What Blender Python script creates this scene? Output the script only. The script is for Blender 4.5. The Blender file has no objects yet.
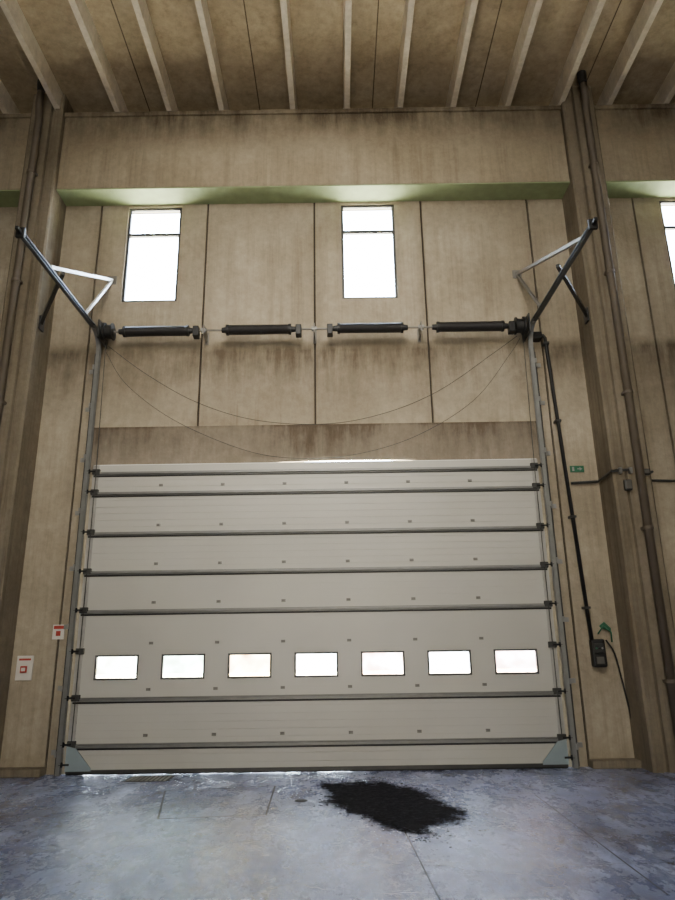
import bpy, math, random
from mathutils import Vector, Matrix, noise
random.seed(4)
C = bpy.context.scene.collection
PI = math.pi
# ---------------------------------------------------------------- camera model
CX, CZ, F_PX = 0.37, 1.64, 675.0
TH, RO = math.radians(16.8), math.radians(0.85)
r0 = Vector((1,0,0)); u0 = Vector((0,-math.sin(TH),math.cos(TH))); fw = Vector((0,math.cos(TH),math.sin(TH)))
RR = r0*math.cos(RO) - u0*math.sin(RO); UU = r0*math.sin(RO) + u0*math.cos(RO)
CAM = Vector((CX,0,CZ))
def ray(px,py): return fw + RR*((px-337.5)/F_PX) + UU*((450-py)/F_PX)
def P(px,py,Y=10.85):
    d = ray(px,py); return CAM + d*(Y/d.y)
def FL(px,py,z=0.0):
    d = ray(px,py); return CAM + d*((z-CZ)/d.z)
# ---------------------------------------------------------------- materials
def new_mat(name):
    m = bpy.data.materials.new(name); m.use_nodes = True
    nt = m.node_tree; return m, nt, nt.nodes['Principled BSDF']
def simple(name, col, rough=0.5, metal=0.0, var=0.25, scale=6.0, bump=0.0):
    m, nt, b = new_mat(name); N = nt.nodes; L = nt.links
    tc = N.new('ShaderNodeTexCoord'); nz = N.new('ShaderNodeTexNoise')
    nz.inputs['Scale'].default_value = scale; nz.inputs['Detail'].default_value = 6
    L.new(tc.outputs['Object'], nz.inputs['Vector'])
    mx = N.new('ShaderNodeMix'); mx.data_type = 'RGBA'
    mx.inputs[6].default_value = (*[c*(1-var) for c in col],1); mx.inputs[7].default_value = (*[min(1,c*(1+var)) for c in col],1)
    L.new(nz.outputs['Fac'], mx.inputs[0]); L.new(mx.outputs[2], b.inputs['Base Color'])
    b.inputs['Roughness'].default_value = rough; b.inputs['Metallic'].default_value = metal
    if bump:
        bp = N.new('ShaderNodeBump'); bp.inputs['Strength'].default_value = bump; bp.inputs['Distance'].default_value = .02
        L.new(nz.outputs['Fac'], bp.inputs['Height']); L.new(bp.outputs['Normal'], b.inputs['Normal'])
    return m
def concrete(name, lo, hi, stain, streak=0.5, bands=(), blot=0.7, joints=0.0):
    m, nt, b = new_mat(name); N = nt.nodes; L = nt.links
    tc = N.new('ShaderNodeTexCoord')
    def nz(scale, detail, vec=None, rough=.6):
        n = N.new('ShaderNodeTexNoise'); n.inputs['Scale'].default_value = scale; n.inputs['Detail'].default_value = detail
        n.inputs['Roughness'].default_value = rough
        L.new(vec or tc.outputs['Object'], n.inputs['Vector']); return n.outputs['Fac']
    def rng(src, a, c, d=0., e=1.):
        r = N.new('ShaderNodeMapRange'); r.inputs[1].default_value = a; r.inputs[2].default_value = c
        r.inputs[3].default_value = d; r.inputs[4].default_value = e; L.new(src, r.inputs[0]); return r.outputs[0]
    def mth(op, x, y):
        q = N.new('ShaderNodeMath'); q.operation = op
        for i, v in enumerate((x,y)):
            if isinstance(v,(int,float)): q.inputs[i].default_value = v
            else: L.new(v, q.inputs[i])
        return q.outputs[0]
    def mix(f, x, y):
        q = N.new('ShaderNodeMix'); q.data_type = 'RGBA'; L.new(f, q.inputs[0])
        for i, v in ((6,x),(7,y)):
            if isinstance(v, tuple): q.inputs[i].default_value = (*v,1)
            else: L.new(v, q.inputs[i])
        return q.outputs[2]
    base = mix(rng(nz(blot,6,None,.55),.32,.68), lo, hi)
    fine = rng(nz(8,10,None,.78),.3,.7,.82,1.16)
    mp = N.new('ShaderNodeMapping'); mp.inputs['Scale'].default_value = (3.4,3.4,.13); L.new(tc.outputs['Object'], mp.inputs['Vector'])
    st = rng(nz(1.6,9,mp.outputs[0],.75), .46,.74,0,1)
    sep = N.new('ShaderNodeSeparateXYZ'); L.new(tc.outputs['Object'], sep.inputs[0])
    amt = mth('MULTIPLY', st, streak)
    mp2 = N.new('ShaderNodeMapping'); mp2.inputs['Scale'].default_value = (3.4,3.4,.5); L.new(tc.outputs['Object'], mp2.inputs['Vector'])
    st2 = mth('MULTIPLY', rng(nz(1.5,9,mp2.outputs[0],.74), .3,.65,.4,1), rng(nz(.6,6),.36,.62,.45,1.15))
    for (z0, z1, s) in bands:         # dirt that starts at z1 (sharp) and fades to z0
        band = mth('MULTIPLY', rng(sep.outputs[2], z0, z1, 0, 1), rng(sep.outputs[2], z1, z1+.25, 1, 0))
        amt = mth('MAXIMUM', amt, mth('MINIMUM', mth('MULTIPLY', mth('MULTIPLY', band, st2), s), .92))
    if joints:                        # grime gathered beside the panel joints, every 2 m
        fr = mth('ABSOLUTE', mth('SUBTRACT', mth('FRACT', mth('ADD', mth('MULTIPLY', sep.outputs[0], .5), .5), 0), .5), 0)
        amt = mth('MAXIMUM', amt, mth('MULTIPLY', mth('MULTIPLY', rng(fr, 0, .10, 1, 0), rng(nz(1.2,6,mp.outputs[0],.7),.35,.65,.2,1)), joints))
    col = mix(amt, base, stain)
    vm = N.new('ShaderNodeVectorMath'); vm.operation = 'SCALE'; L.new(col, vm.inputs[0]); L.new(fine, vm.inputs[3])
    L.new(vm.outputs[0], b.inputs['Base Color']); b.inputs['Roughness'].default_value = .88
    b.inputs['Specular IOR Level'].default_value = .2
    bp = N.new('ShaderNodeBump'); bp.inputs['Strength'].default_value = .35; bp.inputs['Distance'].default_value = .02
    L.new(nz(14,8), bp.inputs['Height']); L.new(bp.outputs['Normal'], b.inputs['Normal'])
    return m
M = {}
STN = (.088,.066,.043)
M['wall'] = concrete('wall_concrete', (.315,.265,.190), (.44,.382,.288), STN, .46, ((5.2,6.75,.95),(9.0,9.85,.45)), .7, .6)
M['lintel'] = concrete('lintel_concrete', (.255,.215,.163), (.37,.322,.252), (.08,.058,.038), .55, ((4.0,5.40,1.15),(5.15,5.40,1.7)), 1.2)
M['beam'] = concrete('beam_concrete', (.315,.258,.174), (.405,.342,.242), (.082,.061,.038), .42, ((10.5,11.5,1.2),))
M['soffit'] = simple('green_soffit', (.27,.33,.17), .7)
M['column'] = concrete('column_concrete', (.170,.139,.096), (.262,.222,.160), (.06,.046,.029), .7)  # darker than the wall: light falloff at the sides put into the colour
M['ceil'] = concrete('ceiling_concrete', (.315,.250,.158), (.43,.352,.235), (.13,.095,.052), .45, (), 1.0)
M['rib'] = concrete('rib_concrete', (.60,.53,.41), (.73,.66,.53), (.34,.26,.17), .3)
M['joint'] = simple('dark_joint', (.035,.025,.016), .9)
M['seam'] = simple('ceiling_seam', (.09,.065,.035), .9)
M['cut'] = simple('dark_saw_cut', (.035,.037,.05), .8)  # dark line colour of the floor cuts
M['panel'] = simple('door_panel_paint', (.475,.462,.415), .38, 0, .13, .8)
M['galv'] = simple('galvanised_steel', (.26,.26,.25), .42, .7, .2, 9)
M['rail'] = simple('stiffening_rail_steel', (.19,.19,.185), .45, .5, .2, 9)
M['hinge'] = simple('hinge_steel', (.17,.165,.15), .5, .4, .2, 9)
M['zinc'] = simple('dull_zinc', (.36,.35,.325), .5, .4, .2, 9)
M['dull'] = simple('dull_bracket', (.19,.18,.16), .55, .4, .2, 9)
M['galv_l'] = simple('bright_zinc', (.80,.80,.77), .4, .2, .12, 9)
M['dsteel'] = simple('dark_steel', (.055,.055,.053), .45, .5, .25, 8)
M['frame'] = simple('dark_window_frame', (.05,.05,.05), .5, .1, .25, 8)
M['track'] = simple('track_steel', (.095,.10,.095), .45, .5, .2, 8)
M['black'] = simple('black_metal', (.012,.012,.012), .5, .2, .3, 8)
M['spring'] = simple('spring_steel', (.022,.020,.020), .45, .3, .3, 10)
M['rubber'] = simple('black_rubber', (.012,.012,.012), .7)
M['seal'] = simple('pale_seal', (.80,.79,.75), .5, 0, .04)
M['pipe'] = simple('brown_pipe', (.125,.101,.072), .6, .1, .3, 3)
M['white'] = simple('white_plastic', (.68,.65,.59), .4, 0, .06)
M['red'] = simple('red_plastic', (.40,.045,.03), .45, 0, .1)
M['green'] = simple('green_plastic', (.02,.12,.06), .45, 0, .1)
M['grey'] = simple('grey_plastic', (.26,.255,.24), .5, 0, .12)
M['boxgrey'] = simple('grey_box_paint', (.09,.085,.075), .5, 0, .12)
M['corner'] = simple('blue_grey_bracket', (.27,.33,.345), .45, .2, .12)
M['ground'] = simple('outside_ground', (.76,.70,.55), .9, 0, .2, .9)
def spill_mat():
    m, nt, b = new_mat('black_grit'); N = nt.nodes; L = nt.links
    tc = N.new('ShaderNodeTexCoord')
    def nz(s, d, r):
        n = N.new('ShaderNodeTexNoise'); n.inputs['Scale'].default_value = s; n.inputs['Detail'].default_value = d; n.inputs['Roughness'].default_value = r
        L.new(tc.outputs['Object'], n.inputs['Vector']); return n.outputs['Fac']
    at = N.new('ShaderNodeAttribute'); at.attribute_name = 'depth'
    ad = N.new('ShaderNodeMath'); ad.operation = 'ADD'; L.new(at.outputs['Fac'], ad.inputs[0]); L.new(nz(4.5,14,.82), ad.inputs[1])
    g = N.new('ShaderNodeMapRange'); g.inputs[1].default_value = .25; g.inputs[2].default_value = .75; g.inputs[3].default_value = -.22; g.inputs[4].default_value = .22; L.new(nz(24,8,.8), g.inputs[0])
    ad2 = N.new('ShaderNodeMath'); ad2.operation = 'ADD'; L.new(ad.outputs[0], ad2.inputs[0]); L.new(g.outputs[0], ad2.inputs[1])
    mr = N.new('ShaderNodeMapRange'); mr.inputs[1].default_value = .68; mr.inputs[2].default_value = .86; mr.inputs[4].default_value = .97; L.new(ad2.outputs[0], mr.inputs[0])
    L.new(mr.outputs[0], b.inputs['Alpha'])
    cr = N.new('ShaderNodeMix'); cr.data_type = 'RGBA'; cr.inputs[6].default_value = (.005,.005,.007,1); cr.inputs[7].default_value = (.055,.054,.062,1)
    n2 = nz(14,12,.85)
    r2 = N.new('ShaderNodeMapRange'); r2.inputs[1].default_value = .48; r2.inputs[2].default_value = .68; L.new(n2, r2.inputs[0])
    L.new(r2.outputs[0], cr.inputs[0]); L.new(cr.outputs[2], b.inputs['Base Color']); b.inputs['Roughness'].default_value = .95
    b.inputs['Specular IOR Level'].default_value = .04
    bp = N.new('ShaderNodeBump'); bp.inputs['Strength'].default_value = .4; bp.inputs['Distance'].default_value = .02
    L.new(n2, bp.inputs['Height']); L.new(bp.outputs['Normal'], b.inputs['Normal']); return m
M['dirt'] = spill_mat()
def glass(name, tint, tr=.9, tint2=None):
    m, nt, b = new_mat(name); N = nt.nodes; L = nt.links
    t = N.new('ShaderNodeBsdfTransparent')
    g = N.new('ShaderNodeBsdfGlossy'); g.inputs['Roughness'].default_value = .12
    nz = N.new('ShaderNodeTexNoise'); nz.inputs['Scale'].default_value = 3
    tc = N.new('ShaderNodeTexCoord'); L.new(tc.outputs['Object'], nz.inputs['Vector'])
    cm = N.new('ShaderNodeMix'); cm.data_type = 'RGBA'; cm.inputs[6].default_value = (*tint,1); cm.inputs[7].default_value = (*(tint2 or tint),1)
    cr = N.new('ShaderNodeMapRange'); cr.inputs[1].default_value = .38; cr.inputs[2].default_value = .62
    L.new(nz.outputs['Fac'], cr.inputs[0]); L.new(cr.outputs[0], cm.inputs[0]); L.new(cm.outputs[2], t.inputs[0])
    mr = N.new('ShaderNodeMapRange'); mr.inputs[3].default_value = .03; mr.inputs[4].default_value = 1-tr+.06
    L.new(nz.outputs['Fac'], mr.inputs[0])
    mx = N.new('ShaderNodeMixShader'); L.new(mr.outputs[0], mx.inputs[0]); L.new(t.outputs[0], mx.inputs[1]); L.new(g.outputs[0], mx.inputs[2])
    L.new(mx.outputs[0], N['Material Output'].inputs['Surface']); return m
M['glass'] = glass('window_glass', (.97,.98,1))
TI = [((.84,.82,.76),(.58,.54,.43)),((.84,.84,.78),(.52,.56,.45)),((.85,.75,.58),(.56,.41,.28)),((.88,.87,.85),(.74,.67,.60)),((.79,.69,.64),(.52,.36,.29)),((.88,.87,.85),(.74,.67,.63)),((.84,.73,.70),(.60,.47,.41))]
for k,(a,b) in enumerate(TI): M['acrylic%d'%k] = glass('door_window_acrylic', a, .92, b)
def floor_mat():
    m, nt, b = new_mat('dusty_floor_painted_sheen'); N = nt.nodes; L = nt.links
    tc = N.new('ShaderNodeTexCoord')
    mpf = N.new('ShaderNodeMapping'); mpf.inputs['Scale'].default_value = (1.2,.6,1); L.new(tc.outputs['Object'], mpf.inputs['Vector'])
    mps = N.new('ShaderNodeMapping'); mps.inputs['Scale'].default_value = (7,.6,1); mps.inputs['Rotation'].default_value = (0,0,.25); L.new(tc.outputs['Object'], mps.inputs['Vector'])
    def nz(s, d, r=.6, vec=None):
        n = N.new('ShaderNodeTexNoise'); n.inputs['Scale'].default_value = s; n.inputs['Detail'].default_value = d
        n.inputs['Roughness'].default_value = r
        L.new(vec or tc.outputs['Object'], n.inputs['Vector']); return n.outputs['Fac']
    def rng(src, a, c, d=0., e=1.):
        q = N.new('ShaderNodeMapRange'); q.inputs[1].default_value = a; q.inputs[2].default_value = c
        q.inputs[3].default_value = d; q.inputs[4].default_value = e; L.new(src, q.inputs[0]); return q.outputs[0]
    def mix(f, x, y):
        q = N.new('ShaderNodeMix'); q.data_type = 'RGBA'; L.new(f, q.inputs[0])
        for i, v in ((6,x),(7,y)):
            if isinstance(v, tuple): q.inputs[i].default_value = (*v,1)
            else: L.new(v, q.inputs[i])
        return q.outputs[2]
    st = mpf.outputs[0]
    a = mix(rng(nz(.8,10,.74,st),.36,.64), (.11,.125,.23), (.29,.33,.53))  # blue of the reflected sky put into the base colour
    a = mix(rng(nz(1.5,12,.80,st),.50,.66,0,.9), a, (.62,.69,.92))  # pale blue patches: window reflections painted into the colour
    a = mix(rng(nz(2.8,12,.84,st),.53,.68,0,.8), a, (.05,.053,.085))
    a = mix(rng(nz(1.6,8,.75,mps.outputs[0]),.58,.68,0,.7), a, (.68,.74,.92))      # scuffs and scratches; the pale ones are also reflection streaks put into the colour
    a = mix(rng(nz(2.1,8,.75,mps.outputs[0]),.60,.70,0,.6), a, (.045,.045,.065))
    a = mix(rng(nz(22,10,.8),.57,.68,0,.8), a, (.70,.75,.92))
    a = mix(rng(nz(27,10,.8),.58,.68,0,.75), a, (.03,.03,.05))
    a = mix(rng(nz(.45,6,.7),.53,.68,0,.7), a, (.10,.09,.10))
    vo = N.new('ShaderNodeTexVoronoi'); vo.feature = 'DISTANCE_TO_EDGE'; vo.inputs['Scale'].default_value = .8
    wv = N.new('ShaderNodeVectorMath'); wv.operation = 'ADD'; nn = N.new('ShaderNodeTexNoise'); nn.inputs['Scale'].default_value = 2; nn.inputs['Detail'].default_value = 8
    L.new(tc.outputs['Object'], nn.inputs['Vector']); L.new(tc.outputs['Object'], wv.inputs[0]); L.new(nn.outputs['Color'], wv.inputs[1])
    L.new(wv.outputs[0], vo.inputs['Vector'])
    a = mix(rng(vo.outputs['Distance'],.0,.009,.9,0), a, (.012,.012,.02))
    L.new(a, b.inputs['Base Color'])
    L.new(rng(nz(1.8,10,.78,st),.38,.62,.10,.44), b.inputs['Roughness'])
    b.inputs['Specular IOR Level'].default_value = .9
    b.inputs['IOR'].default_value = 1.62
    b.inputs['Specular Tint'].default_value = (.58,.74,1,1)
    bp = N.new('ShaderNodeBump'); bp.inputs['Strength'].default_value = .4; bp.inputs['Distance'].default_value = .03
    L.new(nz(4.5,13,.76), bp.inputs['Height']); L.new(bp.outputs['Normal'], b.inputs['Normal'])
    return m
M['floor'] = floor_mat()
# ---------------------------------------------------------------- mesh builder
def root_loc(o):
    v = Vector((0,0,0))
    while o: v += o.location; o = o.parent
    return v
class MB:
    def __init__(s): s.v = []; s.f = []
    def box(s, x0,x1,y0,y1,z0,z1):
        x0,x1 = min(x0,x1),max(x0,x1); y0,y1 = min(y0,y1),max(y0,y1); z0,z1 = min(z0,z1),max(z0,z1)
        n = len(s.v); s.v += [(x,y,z) for z in (z0,z1) for y in (y0,y1) for x in (x0,x1)]
        s.f += [tuple(n+i for i in q) for q in ((0,2,3,1),(4,5,7,6),(0,1,5,4),(2,6,7,3),(0,4,6,2),(1,3,7,5))]; return s
    def bar(s, p, q, w, h, up=(0,0,1)):
        p, q = Vector(p), Vector(q); t = (q-p).normalized(); a = t.cross(Vector(up))
        if a.length < 1e-4: a = t.cross(Vector((1,0,0)))
        a.normalize(); b = a.cross(t); n = len(s.v)
        for e in (p,q):
            for (i,j) in ((-1,-1),(1,-1),(1,1),(-1,1)): s.v.append(tuple(e + a*(i*w/2) + b*(j*h/2)))
        s.f += [tuple(n+i for i in k) for k in ((3,2,1,0),(4,5,6,7),(0,1,5,4),(1,2,6,5),(2,3,7,6),(3,0,4,7))]; return s
    def tube(s, pts, r, n=10):
        pts = [Vector(p) for p in pts]; k0 = len(s.v); m = len(pts); a = None
        for i, p in enumerate(pts):
            t = (pts[min(i+1,m-1)] - pts[max(i-1,0)]).normalized()
            if a is None:
                a = t.cross(Vector((0,0,1)));
                if a.length < .05: a = t.cross(Vector((1,0,0)))
            a = (a - t*a.dot(t)).normalized(); b = t.cross(a)
            for k in range(n):
                g = 2*PI*k/n; s.v.append(tuple(p + a*(r*math.cos(g)) + b*(r*math.sin(g))))
        for i in range(m-1):
            for k in range(n):
                k2 = (k+1)%n; s.f.append((k0+i*n+k, k0+i*n+k2, k0+(i+1)*n+k2, k0+(i+1)*n+k))
        s.f.append(tuple(k0+k for k in reversed(range(n)))); s.f.append(tuple(k0+(m-1)*n+k for k in range(n))); return s
    def lathe(s, p, q, prof, n=20):       # prof: (fraction along p->q, radius)
        p, q = Vector(p), Vector(q); t = (q-p).normalized(); a = t.cross(Vector((0,0,1)))
        if a.length < .05: a = t.cross(Vector((1,0,0)))
        a.normalize(); b = t.cross(a); k0 = len(s.v)
        for (f, r) in prof:
            c = p.lerp(q, f)
            for k in range(n):
                g = 2*PI*k/n; s.v.append(tuple(c + a*(r*math.cos(g)) + b*(r*math.sin(g))))
        m = len(prof)
        for i in range(m-1):
            for k in range(n):
                k2 = (k+1)%n; s.f.append((k0+i*n+k, k0+i*n+k2, k0+(i+1)*n+k2, k0+(i+1)*n+k))
        s.f.append(tuple(k0+k for k in reversed(range(n)))); s.f.append(tuple(k0+(m-1)*n+k for k in range(n))); return s
    def prism(s, pts, vec):
        pts = [Vector(p) for p in pts]; vec = Vector(vec); n = len(s.v); m = len(pts)
        s.v += [tuple(p) for p in pts] + [tuple(p+vec) for p in pts]
        s.f.append(tuple(n+i for i in reversed(range(m)))); s.f.append(tuple(n+m+i for i in range(m)))
        for i in range(m): j = (i+1)%m; s.f.append((n+i,n+j,n+m+j,n+m+i))
        return s
    def sweep(s, rings):
        n = len(s.v); m = len(rings[0])
        for r in rings: s.v += [tuple(p) for p in r]
        for i in range(len(rings)-1):
            for k in range(m):
                k2 = (k+1)%m; s.f.append((n+i*m+k, n+i*m+k2, n+(i+1)*m+k2, n+(i+1)*m+k))
        s.f.append(tuple(n+k for k in reversed(range(m)))); s.f.append(tuple(n+(len(rings)-1)*m+k for k in range(m))); return s
    def build(s, name, mat, parent=None, bevel=0.0, smooth=False, label=None):
        off = root_loc(parent) if parent else Vector((0,0,0))
        me = bpy.data.meshes.new(name); me.from_pydata([tuple(Vector(v)-off) for v in s.v], [], s.f); me.update()
        import bmesh
        bm = bmesh.new(); bm.from_mesh(me); bmesh.ops.recalc_face_normals(bm, faces=bm.faces); bm.to_mesh(me); bm.free()
        me.materials.append(M[mat] if isinstance(mat,str) else mat)
        o = bpy.data.objects.new(name, me); C.objects.link(o)
        if parent: o.parent = parent
        if smooth:
            for p in me.polygons: p.use_smooth = True
        if bevel:
            md = o.modifiers.new('Bevel','BEVEL'); md.width = bevel; md.segments = 2; md.limit_method = 'ANGLE'
        if label: o['label'] = label
        return o
def thing(name, loc, label, cat, group=None):
    o = bpy.data.objects.new(name, None); o.empty_display_size = .1; C.objects.link(o); o.location = loc
    return tag(o, label, cat, group)
def tag(o, label, cat, group=None):
    o['label'] = label; o['category'] = cat
    if group: o['group'] = group
    return o
def struct(o): o['kind'] = 'structure'; return o
# ---------------------------------------------------------------- the setting
WY = 10.85
ZC = 11.85            # ceiling slab underside
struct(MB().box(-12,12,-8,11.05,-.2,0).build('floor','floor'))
struct(MB().box(-40,40,11.05,70,-.2,-.005).build('ground_outside','ground'))
WIN = [(-2.99,'a'),(1,'b'),(7,'c')]
WHW, WB, WT = .50, 7.76, 9.745
def holes():
    h = [(-3.5,3.5,-1,4.60),(-.75,1.75,4.55,4.86)]
    for x,_ in WIN: h.append((x-WHW,x+WHW,WB,WT))
    return h
def slab(mb, xa, xb, za, zb, y0, y1):
    hs = [h for h in holes() if h[0] < xb and h[1] > xa and h[2] < zb and h[3] > za]
    xs = sorted({xa,xb,*[min(max(v,xa),xb) for h in hs for v in h[:2]]}); zs = sorted({za,zb,*[min(max(v,za),zb) for h in hs for v in h[2:]]})
    for i in range(len(xs)-1):
        for j in range(len(zs)-1):
            cx, cz = (xs[i]+xs[i+1])/2, (zs[j]+zs[j+1])/2
            if any(h[0]<cx<h[1] and h[2]<cz<h[3] for h in hs): continue
            mb.box(xs[i],xs[i+1],y0,y1,zs[j],zs[j+1])
w = MB()
for k in range(-6,6): slab(w, 2*k+.017, 2*k+2-.017, 0, ZC, WY, WY+.06)
wall = struct(w.build('wall_back','wall'))
bk = MB(); slab(bk,-12,12,0,ZC,WY+.06,WY+.2); bk.build('joint_backing','joint',wall)
struct(MB().box(-12.2,-12,-8,11.05,0,ZC).build('wall_left','wall'))
struct(MB().box(12,12.2,-8,11.05,0,ZC).build('wall_right','wall'))
struct(MB().box(-12.2,12.2,-8.2,-8,0,ZC).build('wall_front','wall'))
ceil = struct(MB().box(-12.2,12.2,-8.2,11.05,ZC,ZC+.2).build('ceiling','ceil'))
ribx = [-8.8,-7.8,-6.8,-5.8,-4.79,-3.69,-2.71,-1.72,-.38,.645,1.65,2.65,3.68,4.68,5.60,6.67,7.7,8.7,9.7]
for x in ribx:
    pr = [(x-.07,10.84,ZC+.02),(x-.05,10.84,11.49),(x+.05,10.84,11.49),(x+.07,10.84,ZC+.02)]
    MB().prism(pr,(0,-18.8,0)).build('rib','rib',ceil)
for x in (-6.3,-3.2,-1.05,1.15,3.17,5.14,7.2):
    MB().box(x-.010,x+.010,-8,10.84,ZC-.004,ZC+.01).build('seam','seam',ceil)
# upper beams between the columns, with undersides whose greenish light is put into the colour
CI, CO = 4.68, 5.28
for i,(xa,xb) in enumerate(((-CI,CI),(CO,12),(-12,-CO))):
    bmo = struct(MB().box(xa,xb,10.37,WY,9.82,11.48).build('trim_%d'%(i+1),'beam',bevel=.02))
    MB().box(xa,xb,10.38,WY,9.80,9.82).build('underside','soffit',bmo)
    MB().box(xa,xb,10.33,10.5,11.40,11.485).build('ledge','beam',bmo)
# door lintel; its lower edge is cut higher over the middle of the door, shaped to let in a sliver of daylight
LB = 4.726
struct(MB().prism([(-3.78,10.80,5.36),(-3.78,10.80,4.60),(-.75,10.80,4.60),(-.62,10.80,LB-.022),(.2,10.80,LB),(1.2,10.80,LB-.004),(1.66,10.80,LB-.024),(1.75,10.80,4.60),(3.84,10.80,4.60),(3.84,10.80,5.36)],(0,.05,0)).build('trim_4','lintel'))
# columns with a flute and chamfers
for s in (-1,1):
    pts = [(CI,WY),(CI,10.27),(CI+.03,10.24),(4.82,10.24),(4.835,10.30),(4.885,10.30),(4.90,10.24),(CO-.03,10.24),(CO,10.27),(CO,WY)]
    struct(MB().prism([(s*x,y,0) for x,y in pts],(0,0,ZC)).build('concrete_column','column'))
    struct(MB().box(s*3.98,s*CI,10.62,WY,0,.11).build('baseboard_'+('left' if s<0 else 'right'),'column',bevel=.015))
# windows
for i,(x,_) in enumerate(WIN):
    x0,x1,z0,z1,zm = x-WHW,x+WHW,WB,WT,9.17
    f = MB(); t=.045; ya,yb = 10.88,10.94
    f.box(x0,x0+t,ya,yb,z0,z1).box(x1-t,x1,ya,yb,z0,z1).box(x0+t,x1-t,ya,yb,z0,z0+t).box(x0+t,x1-t,ya,yb,z1-t,z1).box(x0+t,x1-t,ya,yb,zm-.03,zm+.03)
    wn = struct(f.build('window_%d'%(i+1),'dsteel'))
    MB().box(x0+t,x1-t,10.905,10.913,z0+t,zm-.03).build('pane','glass',wn)
    MB().box(x0+t,x1-t,10.905,10.913,zm+.03,z1-t).build('pane','glass',wn)
# floor joints (saw cuts)
fl = bpy.data.objects['floor']
def cut(a,b,wd=.018):
    a=FL(*a); b=FL(*b); a.z=b.z=.001
    MB().bar(a,b,wd,.002).build('saw_cut','cut',fl)
for a,b in (((165,791),(275,786)),((275,786),(266,815)),((266,815),(158,819)),((158,819),(165,791))): cut(a,b,.022)
for a,b in (((405,832),(440,900)),((535,795),(668,895))): cut(a,b,.012)
# ---------------------------------------------------------------- the sectional door
door = thing('sectional_door',(0,10.75,0),'wide beige sectional door of horizontal panels with a row of seven small windows','door')
DY0, DY1 = 10.75, 10.793
Z = [.035,.39,1.03,1.70,2.31,2.91,3.53,4.19,4.53,4.68]
HW = 3.66
wx = [(k-3)*1.012 for k in range(7)]
WZ0,WZ1,WW = 1.315,1.665,.325
for i in range(9):
    a,b = Z[i]+.003, Z[i+1]-.003
    p = MB()
    if i == 2:                       # the glazed section
        xs = [-HW]+[v for x in wx for v in (x-WW,x+WW)]+[HW]
        p.box(-HW,HW,DY0,DY1,a,WZ0); p.box(-HW,HW,DY0,DY1,WZ1,b)
        for k in range(0,len(xs),2): p.box(xs[k],xs[k+1],DY0,DY1,WZ0,WZ1)
    else:
        h = b-a
        n = 6 if h>.5 else (3 if h>.2 else 1)
        for k in range(n):           # shallow pressed lines across each section
            p.box(-HW,HW,DY0,DY1,a+h*k/n+(.005 if k else 0),a+h*(k+1)/n-(.005 if k<n-1 else 0))
        p.box(-HW,HW,DY0+.007,DY1-.002,a,b)
    if i < 8: p.box(-HW,HW,DY0+.012,DY1-.006,b-.01,b+.016)      # tongue that closes the joint above
    p.build('panel','panel',door)
for k,x in enumerate(wx):
    f = MB(); x0,x1 = x-WW,x+WW; t=.022; ya,yb = DY0-.012,DY1
    f.box(x0-.007,x0+t,ya,yb,WZ0-.007,WZ1+.007).box(x1-t,x1+.007,ya,yb,WZ0-.007,WZ1+.007).box(x0+t,x1-t,ya,yb,WZ0-.007,WZ0+t).box(x0+t,x1-t,ya,yb,WZ1-t,WZ1+.007)
    fo = f.build('window_frame','frame',door,bevel=.005)
    MB().box(x0+t,x1-t,DY0+.012,DY0+.018,WZ0+t,WZ1-t).build('pane','acrylic%d'%k,fo)
for z in (.39,1.03,2.31,2.91,3.53,4.19,4.53):        # stiffening rails: hat profile
    pr = [(0,DY0,z-.03),(0,DY0-.010,z-.03),(0,DY0-.010,z-.018),(0,DY0-.045,z-.012),(0,DY0-.045,z+.014),(0,DY0-.010,z+.020),(0,DY0-.010,z+.034),(0,DY0,z+.034)]
    MB().prism([(-HW+.01,y,q) for _,y,q in pr],(2*HW-.02,0,0)).build('stiffening_rail','rail',door)
    MB().box(-HW+.01,HW-.01,DY0-.011,DY0-.001,z-.054,z-.031).build('painted_rail_shadow','black',door)  # black strip standing in for the shade under the rail
for z in (.39,1.03,1.70,2.31,2.91,3.53,4.19):
    zz = z+.14
    for k in range(6):
        x = (k-2.5)*1.012
        MB().box(x-.032,x+.032,DY0-.012,DY0,zz-.022,zz+.018).box(x-.02,x+.02,DY0-.03,DY0-.012,zz-.018,zz+.010).build('hinge','hinge',door)
for s in (-1,1):
    for z in Z[:9]:
        zz = max(z,.12)+.03
        b = MB().box(s*3.54,s*3.665,DY0-.05,DY0,zz-.045,zz+.045).build('roller_bracket','dsteel',door,bevel=.006)
        MB().lathe((s*3.60,DY0-.07,zz),(s*3.735,DY0-.07,zz),[(0,.014),(.72,.014),(.721,.036),(1,.036)],12).build('roller','black',b)
    MB().box(s*3.565,s*3.668,DY0-.006,DY1,.04,4.68).build('end_cap','zinc',door,label='pale zinc end strip')
    MB().prism([(s*3.655,DY0-.064,.06),(s*3.655,DY0-.064,.40),(s*3.52,DY0-.064,.37),(s*3.28,DY0-.064,.10),(s*3.28,DY0-.064,.06)],(0,.012,0)).build('corner_bracket','corner',door,label='blue-grey bottom corner bracket')
MB().box(-HW,HW,DY0-.012,DY1,.02,.07).build('bottom_rail','dsteel',door)
sl = MB(); n=30
for k in range(n):
    xa,xb = -HW+2*HW*k/n, -HW+2*HW*(k+1)/n
    sl.box(xa,xb,DY0+.004,DY1-.004,(.0022+.0015*math.sin(k*1.7) if xb<.9 else .0),.022)
sl.build('bottom_seal','rubber',door)
MB().sweep([[(x,DY0,4.672),(x,DY1,4.675),(x,DY1,4.688),(x,DY0+.01,4.690)] for x in (-HW,0,HW)]).build('top_seal','seal',door,label='pale strip along the top edge')
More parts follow.
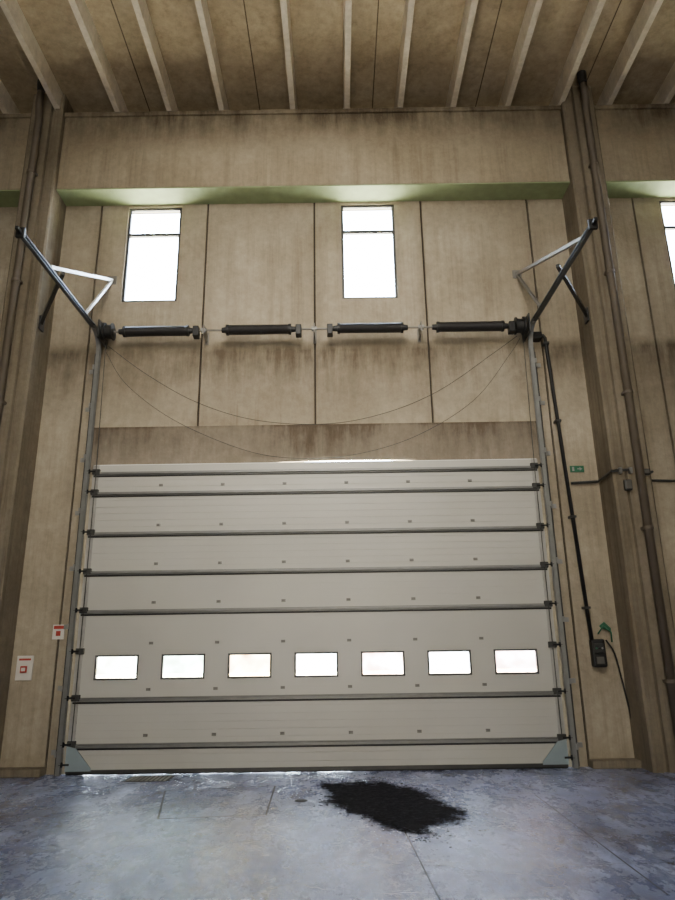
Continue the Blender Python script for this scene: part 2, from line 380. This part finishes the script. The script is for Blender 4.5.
# ---------------------------------------------------------------- tracks
def track(s, label):
    t = thing('door_track',(s*3.74,10.68,0),label,'door track','tracks of the sectional door')
    # path in (y,z), outward profile
    path=[]; R=.34; yv=10.68; zt=7.02
    for z in (0.01,2,4,6,zt-R): path.append((yv,z,0))
    for k in range(1,9):
        g=PI/2*k/8; path.append((yv-R+R*math.cos(g), zt-R+R*math.sin(g), g))
    path_h=[(yv-R-(yv-R-7.85)*k/6, zt+.10*k/6, PI/2) for k in range(1,7)]
    prof=[(-.032,-.035),(.034,-.035),(.034,.035),(-.032,.035),(-.032,.028),(.028,.028),(.028,-.028),(-.032,-.028)]
    def rings(pp, q=1.0):
        out=[]
        for (y,z,g) in pp:
            x = s*(3.74+.11*max(0,(10.3-y))/2.45)
            nrm = (math.cos(g), math.sin(g))
            out.append([(x+s*u*q, y+v*q*nrm[0], z+v*q*nrm[1]) for u,v in prof])
        return out
    MB().sweep(rings(path)).build('vertical_rail','galv',t)
    MB().sweep(rings([path[-1]]+path_h,.8)).build('horizontal_rail','track',t)
    e=Vector((s*3.85,7.85,7.12)); st=Vector((s*3.745,10.3,7.02))
    MB().bar(st+Vector((0,.05,.035)),e+Vector((0,0,.035)),.06,.010).bar(st+Vector((s*.035,.05,.01)),e+Vector((s*.035,0,.01)),.010,.06).build('carrier_angle','track',t)
    MB().box(e.x-.06,e.x+.06,7.81,7.86,7.05,7.20).bar(e+Vector((0,.0,0)),e+Vector((0,-.14,.01)),.05,.05).build('end_stop','black',t,bevel=.008)
    MB().box(s*3.775,s*3.785,10.64,WY,.01,6.65).box(s*3.785,s*3.86,WY-.012,WY,.01,6.65).build('wall_angle','dsteel',t)
    for z in (.3,1.2,2.1,3.0,3.9,4.8,5.7,6.4):
        MB().box(s*3.77,s*3.80,10.62,10.82,z-.04,z+.04).box(s*3.80,s*3.93,WY-.02,WY,z-.035,z+.035).build('wall_bracket','galv',t)
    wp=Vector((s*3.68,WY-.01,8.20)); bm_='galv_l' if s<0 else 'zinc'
    k=lambda y: Vector((s*(3.74+.11*(10.3-y)/2.45),y,7.02+.1*(10.3-y)/2.45+.05))
    MB().bar(k(8.7 if s<0 else 8.2),wp,.05,.05).build('long_brace',bm_,t)
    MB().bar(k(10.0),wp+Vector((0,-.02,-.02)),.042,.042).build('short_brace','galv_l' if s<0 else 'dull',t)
    MB().bar((s*CI,10.42,7.12),k(9.0)+Vector((-s*.05,0,.10)),.055,.055).build('side_stay','dsteel',t)
    MB().box(s*(CI-.03),s*CI,10.34,10.50,7.0,7.24).build('stay_plate','dsteel',t)
    MB().box(wp.x-.08,wp.x+.08,WY-.02,WY,8.12,8.28).build('anchor_plate','dull',t)
    return t
track(-1,'galvanised door track standing on the side of the red and white wall signs')
track(1,'galvanised door track standing next to the tall black pole')
# ---------------------------------------------------------------- torsion spring shaft
SY,SZ = 10.52,7.0
sh = thing('spring_shaft',(0,SY,SZ),'long steel shaft carrying four black torsion springs above the door','spring shaft')
MB().lathe((-3.72,SY,SZ),(3.76,SY,SZ),[(0,.018),(1,.018)],10).build('shaft','dull',sh,smooth=False)
for (a,b) in ((-3.26,-2.18),(-1.49,-.42),(.42,1.51),(2.13,3.24)):
    n=64; pr=[(0,.080)]
    for k in range(n): pr += [((k+.12)/n,.080),((k+.35)/n,.089),((k+.65)/n,.089),((k+.88)/n,.080)]
    pr.append((1,.080))
    s1=MB().lathe((a,SY,SZ),(b,SY,SZ),pr,18).build('torsion_spring','spring',sh,smooth=True)
    for e,d in ((a,-1),(b,1)):
        MB().lathe((e-d*.02,SY,SZ),(e+d*.10,SY,SZ),[(0,.096),(.35,.096),(.36,.055),(1,.045)],16).build('winding_cone','black',s1)
for x in (-1.90,0,1.84):
    MB().box(x-.010,x+.010,SY-.05,WY,SZ-.09,SZ+.09).box(x-.03,x+.03,WY-.015,WY,SZ-.12,SZ+.12).build('bearing_plate','dull',sh)
    MB().lathe((x-.045,SY,SZ),(x+.045,SY,SZ),[(0,.045),(1,.045)],14).build('bearing','galv',sh)
for x in (-2.03,-.27,.27,3.39):
    MB().box(x-.05,x+.05,SY-.08,SY+.08,SZ-.13,SZ+.06).build('safety_catch','black',sh,bevel=.012)
for s in (-1,1):
    MB().lathe((s*3.44,SY,SZ),(s*3.62,SY,SZ),[(0,.07),(.1,.15),(.18,.15),(.2,.125),(.8,.125),(.82,.16),(1,.16)],22).build('cable_drum','black',sh)
    MB().box(s*3.66,s*3.685,SY-.14,WY,SZ-.16,SZ+.17).build('end_bearing_plate','dsteel',sh)
    MB().tube([(s*3.62,SY+.13,SZ),(s*3.60,10.70,4.5),(s*3.60,10.71,.2)],.006,6).build('lift_cable','dsteel',sh)
# ---------------------------------------------------------------- loose cables hanging in front of the wall
def sag(pts, Y, n=40):
    pts=[P(x,y,Y) for x,y in pts]; out=[]
    for i in range(len(pts)-1):
        p0=pts[max(i-1,0)];p1=pts[i];p2=pts[i+1];p3=pts[min(i+2,len(pts)-1)]
        for k in range(8):
            t=k/8; out.append(.5*((2*p1)+(p2-p0)*t+(2*p0-5*p1+4*p2-p3)*t*t+(3*p1-p0-3*p2+p3)*t**3))
    out.append(pts[-1]); return out
tag(MB().tube(sag([(108,346),(146,374),(196,402),(255,420),(325,424),(385,413),(440,390),(495,352),(517,336)],10.74),.0048,6).build('cable','black',smooth=True),'thin dark cable sagging from drum to drum above the lintel, the upper one','cable','cables hanging above the door')
tag(MB().tube(sag([(106,352),(126,384),(172,419),(238,448),(290,458),(352,455),(416,436),(474,400),(510,354),(520,338)],10.72),.004,6).build('cable','black',smooth=True),'thin dark cable drooping lowest, down across the lintel to the door top','cable','cables hanging above the door')
# ---------------------------------------------------------------- black pole, control box on the right
p0=P(545,338,10.76); p1=P(592,642,10.76)
pole=thing('conduit_pole',p1,'tall black pole running down the wall to the control box','pole')
MB().tube([p0+Vector((-.10,0,.03)),p0+Vector((-.03,0,.05)),p0,p1],.030,12).build('tube','black',pole,smooth=True)
for f in (.02,.3,.62,.9):
    c=p0.lerp(p1,f); MB().box(c.x-.05,c.x+.05,10.72,WY,c.z-.018,c.z+.018).build('pipe_clamp','dsteel',pole)
g=p0+Vector((-.12,0,-.02)); MB().box(g.x-.10,g.x+.05,10.68,WY,g.z-.02,g.z+.11).build('top_bracket','black',pole,bevel=.01)
c=P(598,652,10.80)
cb=thing('control_box',c,'black door control box at the foot of the tall pole','control box')
MB().box(c.x-.11,c.x+.10,10.72,WY,c.z-.22,c.z+.19).build('housing','black',cb,bevel=.025)
MB().box(c.x-.08,c.x+.07,10.708,10.72,c.z-.02,c.z+.13).build('cover','dsteel',cb,bevel=.005)
MB().box(c.x-.06,c.x+.05,10.712,10.72,c.z-.17,c.z-.07).build('label_plate','boxgrey',cb)
for k,(mm) in enumerate(('green','black','grey')):
    MB().lathe((c.x-.05+.045*k,10.708,c.z+.055),(c.x-.05+.045*k,10.695,c.z+.055),[(0,.015),(1,.013)],12).build('button',mm,cb)
q=P(606,627,10.82)
gt=thing('green_tag',q,'small green tag with a curved cord on top of the black control box','tag')
MB().prism([(q.x-.10,10.82,q.z+.02),(q.x-.02,10.82,q.z+.08),(q.x+.08,10.82,q.z-.02),(q.x+.07,10.82,q.z-.06),(q.x-.06,10.82,q.z-.03)],(0,.025,0)).build('plate','green',gt,bevel=.006)
MB().tube([P(598,634,10.8),P(603,626,10.79),P(611,632,10.79),P(612,642,10.8)],.012,8).build('cord','green',gt,smooth=True)
tag(MB().tube(sag([(606,640),(614,652),(620,672),(630,712),(640,752)],10.80),.014,8).build('cable','black',smooth=True),'thick black cable dropping from the control box to the floor','cable')
# ---------------------------------------------------------------- conduits and boxes on the right column
a=P(571,483,10.80)
cd=thing('electrical_conduit',a,'grey conduit crossing the wall and the pillar beside the green sign','conduit')
zc=a.z
MB().tube([a,(CI-.03,10.80,zc+.02),(CI-.03,10.21,zc+.04),(4.96,10.21,zc+.06)],.022,8).build('pipe','dsteel',cd)
MB().tube([(5.3,10.25,zc+.03),(5.32,10.80,zc+.03),(6.4,10.82,zc+.0)],.02,8).build('pipe','dsteel',cd)
for x in (4.78,4.94): MB().box(x-.025,x+.025,10.18,10.24,zc+.0,zc+.09).build('clip','galv',cd)
def jbox(px,py,wd,h,lab):
    c=P(px,py,10.2); t=thing('junction_box',(c.x,10.24,c.z),lab,'junction box','boxes on the pillar')
    MB().box(c.x-wd/2,c.x+wd/2,10.165,10.24,c.z-h/2,c.z+h/2).build('body','dsteel',t,bevel=.02)
    MB().box(c.x-wd/2+.02,c.x+wd/2-.02,10.158,10.165,c.z-h/2+.02,c.z+h/2-.02).build('lid','boxgrey',t,bevel=.004)
jbox(628,485,.12,.17,'larger dark junction box hanging below the conduit on the pillar')
jbox(646,472,.12,.10,'smaller dark junction box at the conduit end on the pillar')
q=P(577,469,10.84)
es=thing('exit_sign',(q.x,10.85,q.z),'small green sign with white pictogram on the wall beside the black pole','sign')
MB().box(q.x-.115,q.x+.115,10.83,WY,q.z-.055,q.z+.055).build('plate','green',es,bevel=.004)
MB().box(q.x-.085,q.x-.05,10.826,10.83,q.z-.035,q.z+.035).build('pictogram','grey',es)
MB().prism([(q.x+.0,10.826,q.z-.010),(q.x+.04,10.826,q.z-.010),(q.x+.04,10.826,q.z-.03),(q.x+.085,10.826,q.z),(q.x+.04,10.826,q.z+.03),(q.x+.04,10.826,q.z+.010),(q.x+.0,10.826,q.z+.010)],(0,.004,0)).build('arrow','grey',es)
# ---------------------------------------------------------------- downpipes on the columns
for s,lab in ((-1,'brown downpipe on the pillar at the left edge, above the red signs'),(1,'brown downpipe on the pillar that carries the junction boxes')):
    t=thing('downpipe',(s*5.06,10.15,0),lab,'pipe','downpipes on the pillars')
    MB().tube([(s*5.06,10.15,.02),(s*5.06,10.15,11.2),(s*5.04,10.05,11.45),(s*4.98,9.95,11.7)],.065,14).build('pipe','pipe',t,smooth=True)
    for z in (1.2,3.4,5.6,7.8,10.0):
        MB().lathe((s*5.06,10.15,z-.025),(s*5.06,10.15,z+.025),[(0,.078),(1,.078)],14).box(s*4.98,s*5.14,10.17,10.24,z-.02,z+.02).build('clamp','pipe',t)
    MB().lathe((s*4.98,9.95,11.62),(s*4.98,9.95,11.84),[(0,.07),(.6,.085),(1,.085)],14).build('hopper','dsteel',t)
# ---------------------------------------------------------------- signs on the left wall
q=P(25,668,WY)
al=thing('fire_alarm_box',(q.x,WY,q.z),'white wall plate with small red marks, nearest the left edge','alarm')
MB().box(q.x-.125,q.x+.125,WY-.03,WY,q.z-.18,q.z+.18).build('plate','white',al,bevel=.008)
MB().box(q.x-.09,q.x+.09,WY-.034,WY-.03,q.z+.11,q.z+.14).build('red_band','red',al)
MB().box(q.x-.05,q.x+.05,WY-.06,WY-.03,q.z-.07,q.z+.03).build('call_point','red',al,bevel=.008)
MB().box(q.x-.03,q.x+.03,WY-.064,WY-.06,q.z-.045,q.z+.005).build('pane','white',al)
q=P(59,632,WY)
sg=thing('warning_sign',(q.x,WY,q.z),'small white sign with red top band, fixed close to the door track','sign')
MB().box(q.x-.095,q.x+.085,WY-.012,WY,q.z-.11,q.z+.11).build('plate','white',sg,bevel=.003)
MB().box(q.x-.08,q.x+.07,WY-.016,WY-.012,q.z+.045,q.z+.095).build('band','red',sg)
MB().box(q.x-.04,q.x+.03,WY-.016,WY-.012,q.z-.06,q.z+.015).build('symbol','red',sg)
# ---------------------------------------------------------------- floor things
ol=[(322,786),(332,782),(352,783),(378,782),(398,785),(418,789),(432,797),(448,805),(467,813),(455,821),(436,826),(428,832),(404,833),(384,828),(372,819),(352,814),(336,806),(324,803),(332,795)]
ol=[FL(x,y) for x,y in ol]; cen=sum(ol,Vector())/len(ol)
pts=[]
for i in range(len(ol)):
    for k in range(8):
        p=ol[i].lerp(ol[(i+1)%len(ol)],k/8); d=(p-cen); j=1.28+.12*noise.noise(p*5)+.05*noise.noise(p*13)
        pts.append(cen+d*j)
mb=MB(); n=len(pts); NR=16; dep=[]
for r in range(NR+1):
    f=1-r/NR*.97
    for p in pts:
        v=cen+(p-cen)*f; h=.001 if r==0 else .002+.004*(1-f)+.004*(noise.noise(v*6)+.4)*min(1,r/3)
        mb.v.append((v.x,v.y,max(.0015,h))); dep.append(min(1,(1-f)*1.25))
for r in range(NR):
    for k in range(n):
        k2=(k+1)%n; mb.f.append((r*n+k,r*n+k2,(r+1)*n+k2,(r+1)*n+k))
mb.f.append(tuple(NR*n+k for k in range(n)))
for k in range(150):                                   # crumbs around the edge
    p=random.choice(pts); v=cen+(p-cen)*(.80+abs(random.gauss(0,.16))); s=random.uniform(.006,.018)
    mb.prism([(v.x-s,v.y-s*random.uniform(.4,.9),0),(v.x+s*random.uniform(.5,1),v.y-s,0),(v.x+s*.8,v.y+s*random.uniform(.5,1.2),0),(v.x-s*.6,v.y+s*.9,0)],(0,0,.004)); dep += [.7]*8
sp=tag(mb.build('spill','dirt'),'spread of loose black grit lying on the floor in front of the door','spill'); sp['kind']='stuff'
at=sp.data.attributes.new('depth','FLOAT','POINT'); at.data.foreach_set('value',dep)
a=FL(125,781); b=FL(171,779)
yc=10.36; x0,x1=a.x,b.x
gr=thing('floor_grate',((x0+x1)/2,yc,0),'dark ribbed metal grate on the floor against the door bottom','grate')
MB().box(x0,x1,yc-.21,yc+.21,0,.006).build('tray','black',gr)
for k in range(9):
    x=x0+.02+(x1-x0-.04)*(k+.5)/9; MB().box(x-.014,x+.014,yc-.20,yc+.20,.006,.014).build('bar','zinc',gr)
v=FL(301,801)
tag(MB().lathe((v.x,v.y,0),(v.x,v.y,.012),[(0,.08),(.6,.075),(1,.02)],9).build('dirt_clod','rubber'),'single small dark clod on the floor, left of the black grit','dirt')
# ---------------------------------------------------------------- light
wd=bpy.data.worlds.new('World'); bpy.context.scene.world=wd; wd.use_nodes=True
bg=wd.node_tree.nodes['Background']; bg.inputs[0].default_value=(.70,.84,1,1); bg.inputs[1].default_value=56
def area(name,loc,target,sx,sy,power,col,spread=180):
    l=bpy.data.lights.new(name,'AREA'); l.shape='RECTANGLE'; l.size=sx; l.size_y=sy; l.energy=power; l.color=col; l.spread=math.radians(spread)
    o=bpy.data.objects.new(name,l); C.objects.link(o); o.location=loc
    o.rotation_euler=(Vector(target)-Vector(loc)).to_track_quat('-Z','Y').to_euler(); return o
area('high_fill',(.1,1.6,9.2),(.1,10.8,5.8),4,4,185,(1,.92,.77),78)  # unseen warm fill added to brighten the door wall
area('rear_fill',(.3,-7.6,2.6),(.3,10.8,9.5),6,4,410,(1,.91,.75),100)  # fill added for the ceiling, standing in for an unseen opening behind
area('high_fill',(.6,2,11.3),(.6,7,0),6,3,215,(.84,.91,1))  # unseen cool fill added overhead to brighten the floor
sl_=bpy.data.lights.new('sun','SUN'); sl_.energy=760; sl_.color=(1,.95,.78); sl_.angle=.009
so=bpy.data.objects.new('sun',sl_); C.objects.link(so); so.location=(30,20,30)
so.rotation_euler=Vector((-.62,.03,-.78)).to_track_quat('-Z','Y').to_euler()
# ---------------------------------------------------------------- camera
cd_=bpy.data.cameras.new('Camera'); cam=bpy.data.objects.new('Camera',cd_); C.objects.link(cam)
cd_.sensor_fit='VERTICAL'; cd_.sensor_height=36; cd_.lens=F_PX/900*36; cd_.clip_end=200
m=Matrix((RR,UU,-fw)).transposed().to_4x4(); m.translation=CAM; cam.matrix_world=m
bpy.context.scene.camera=cam
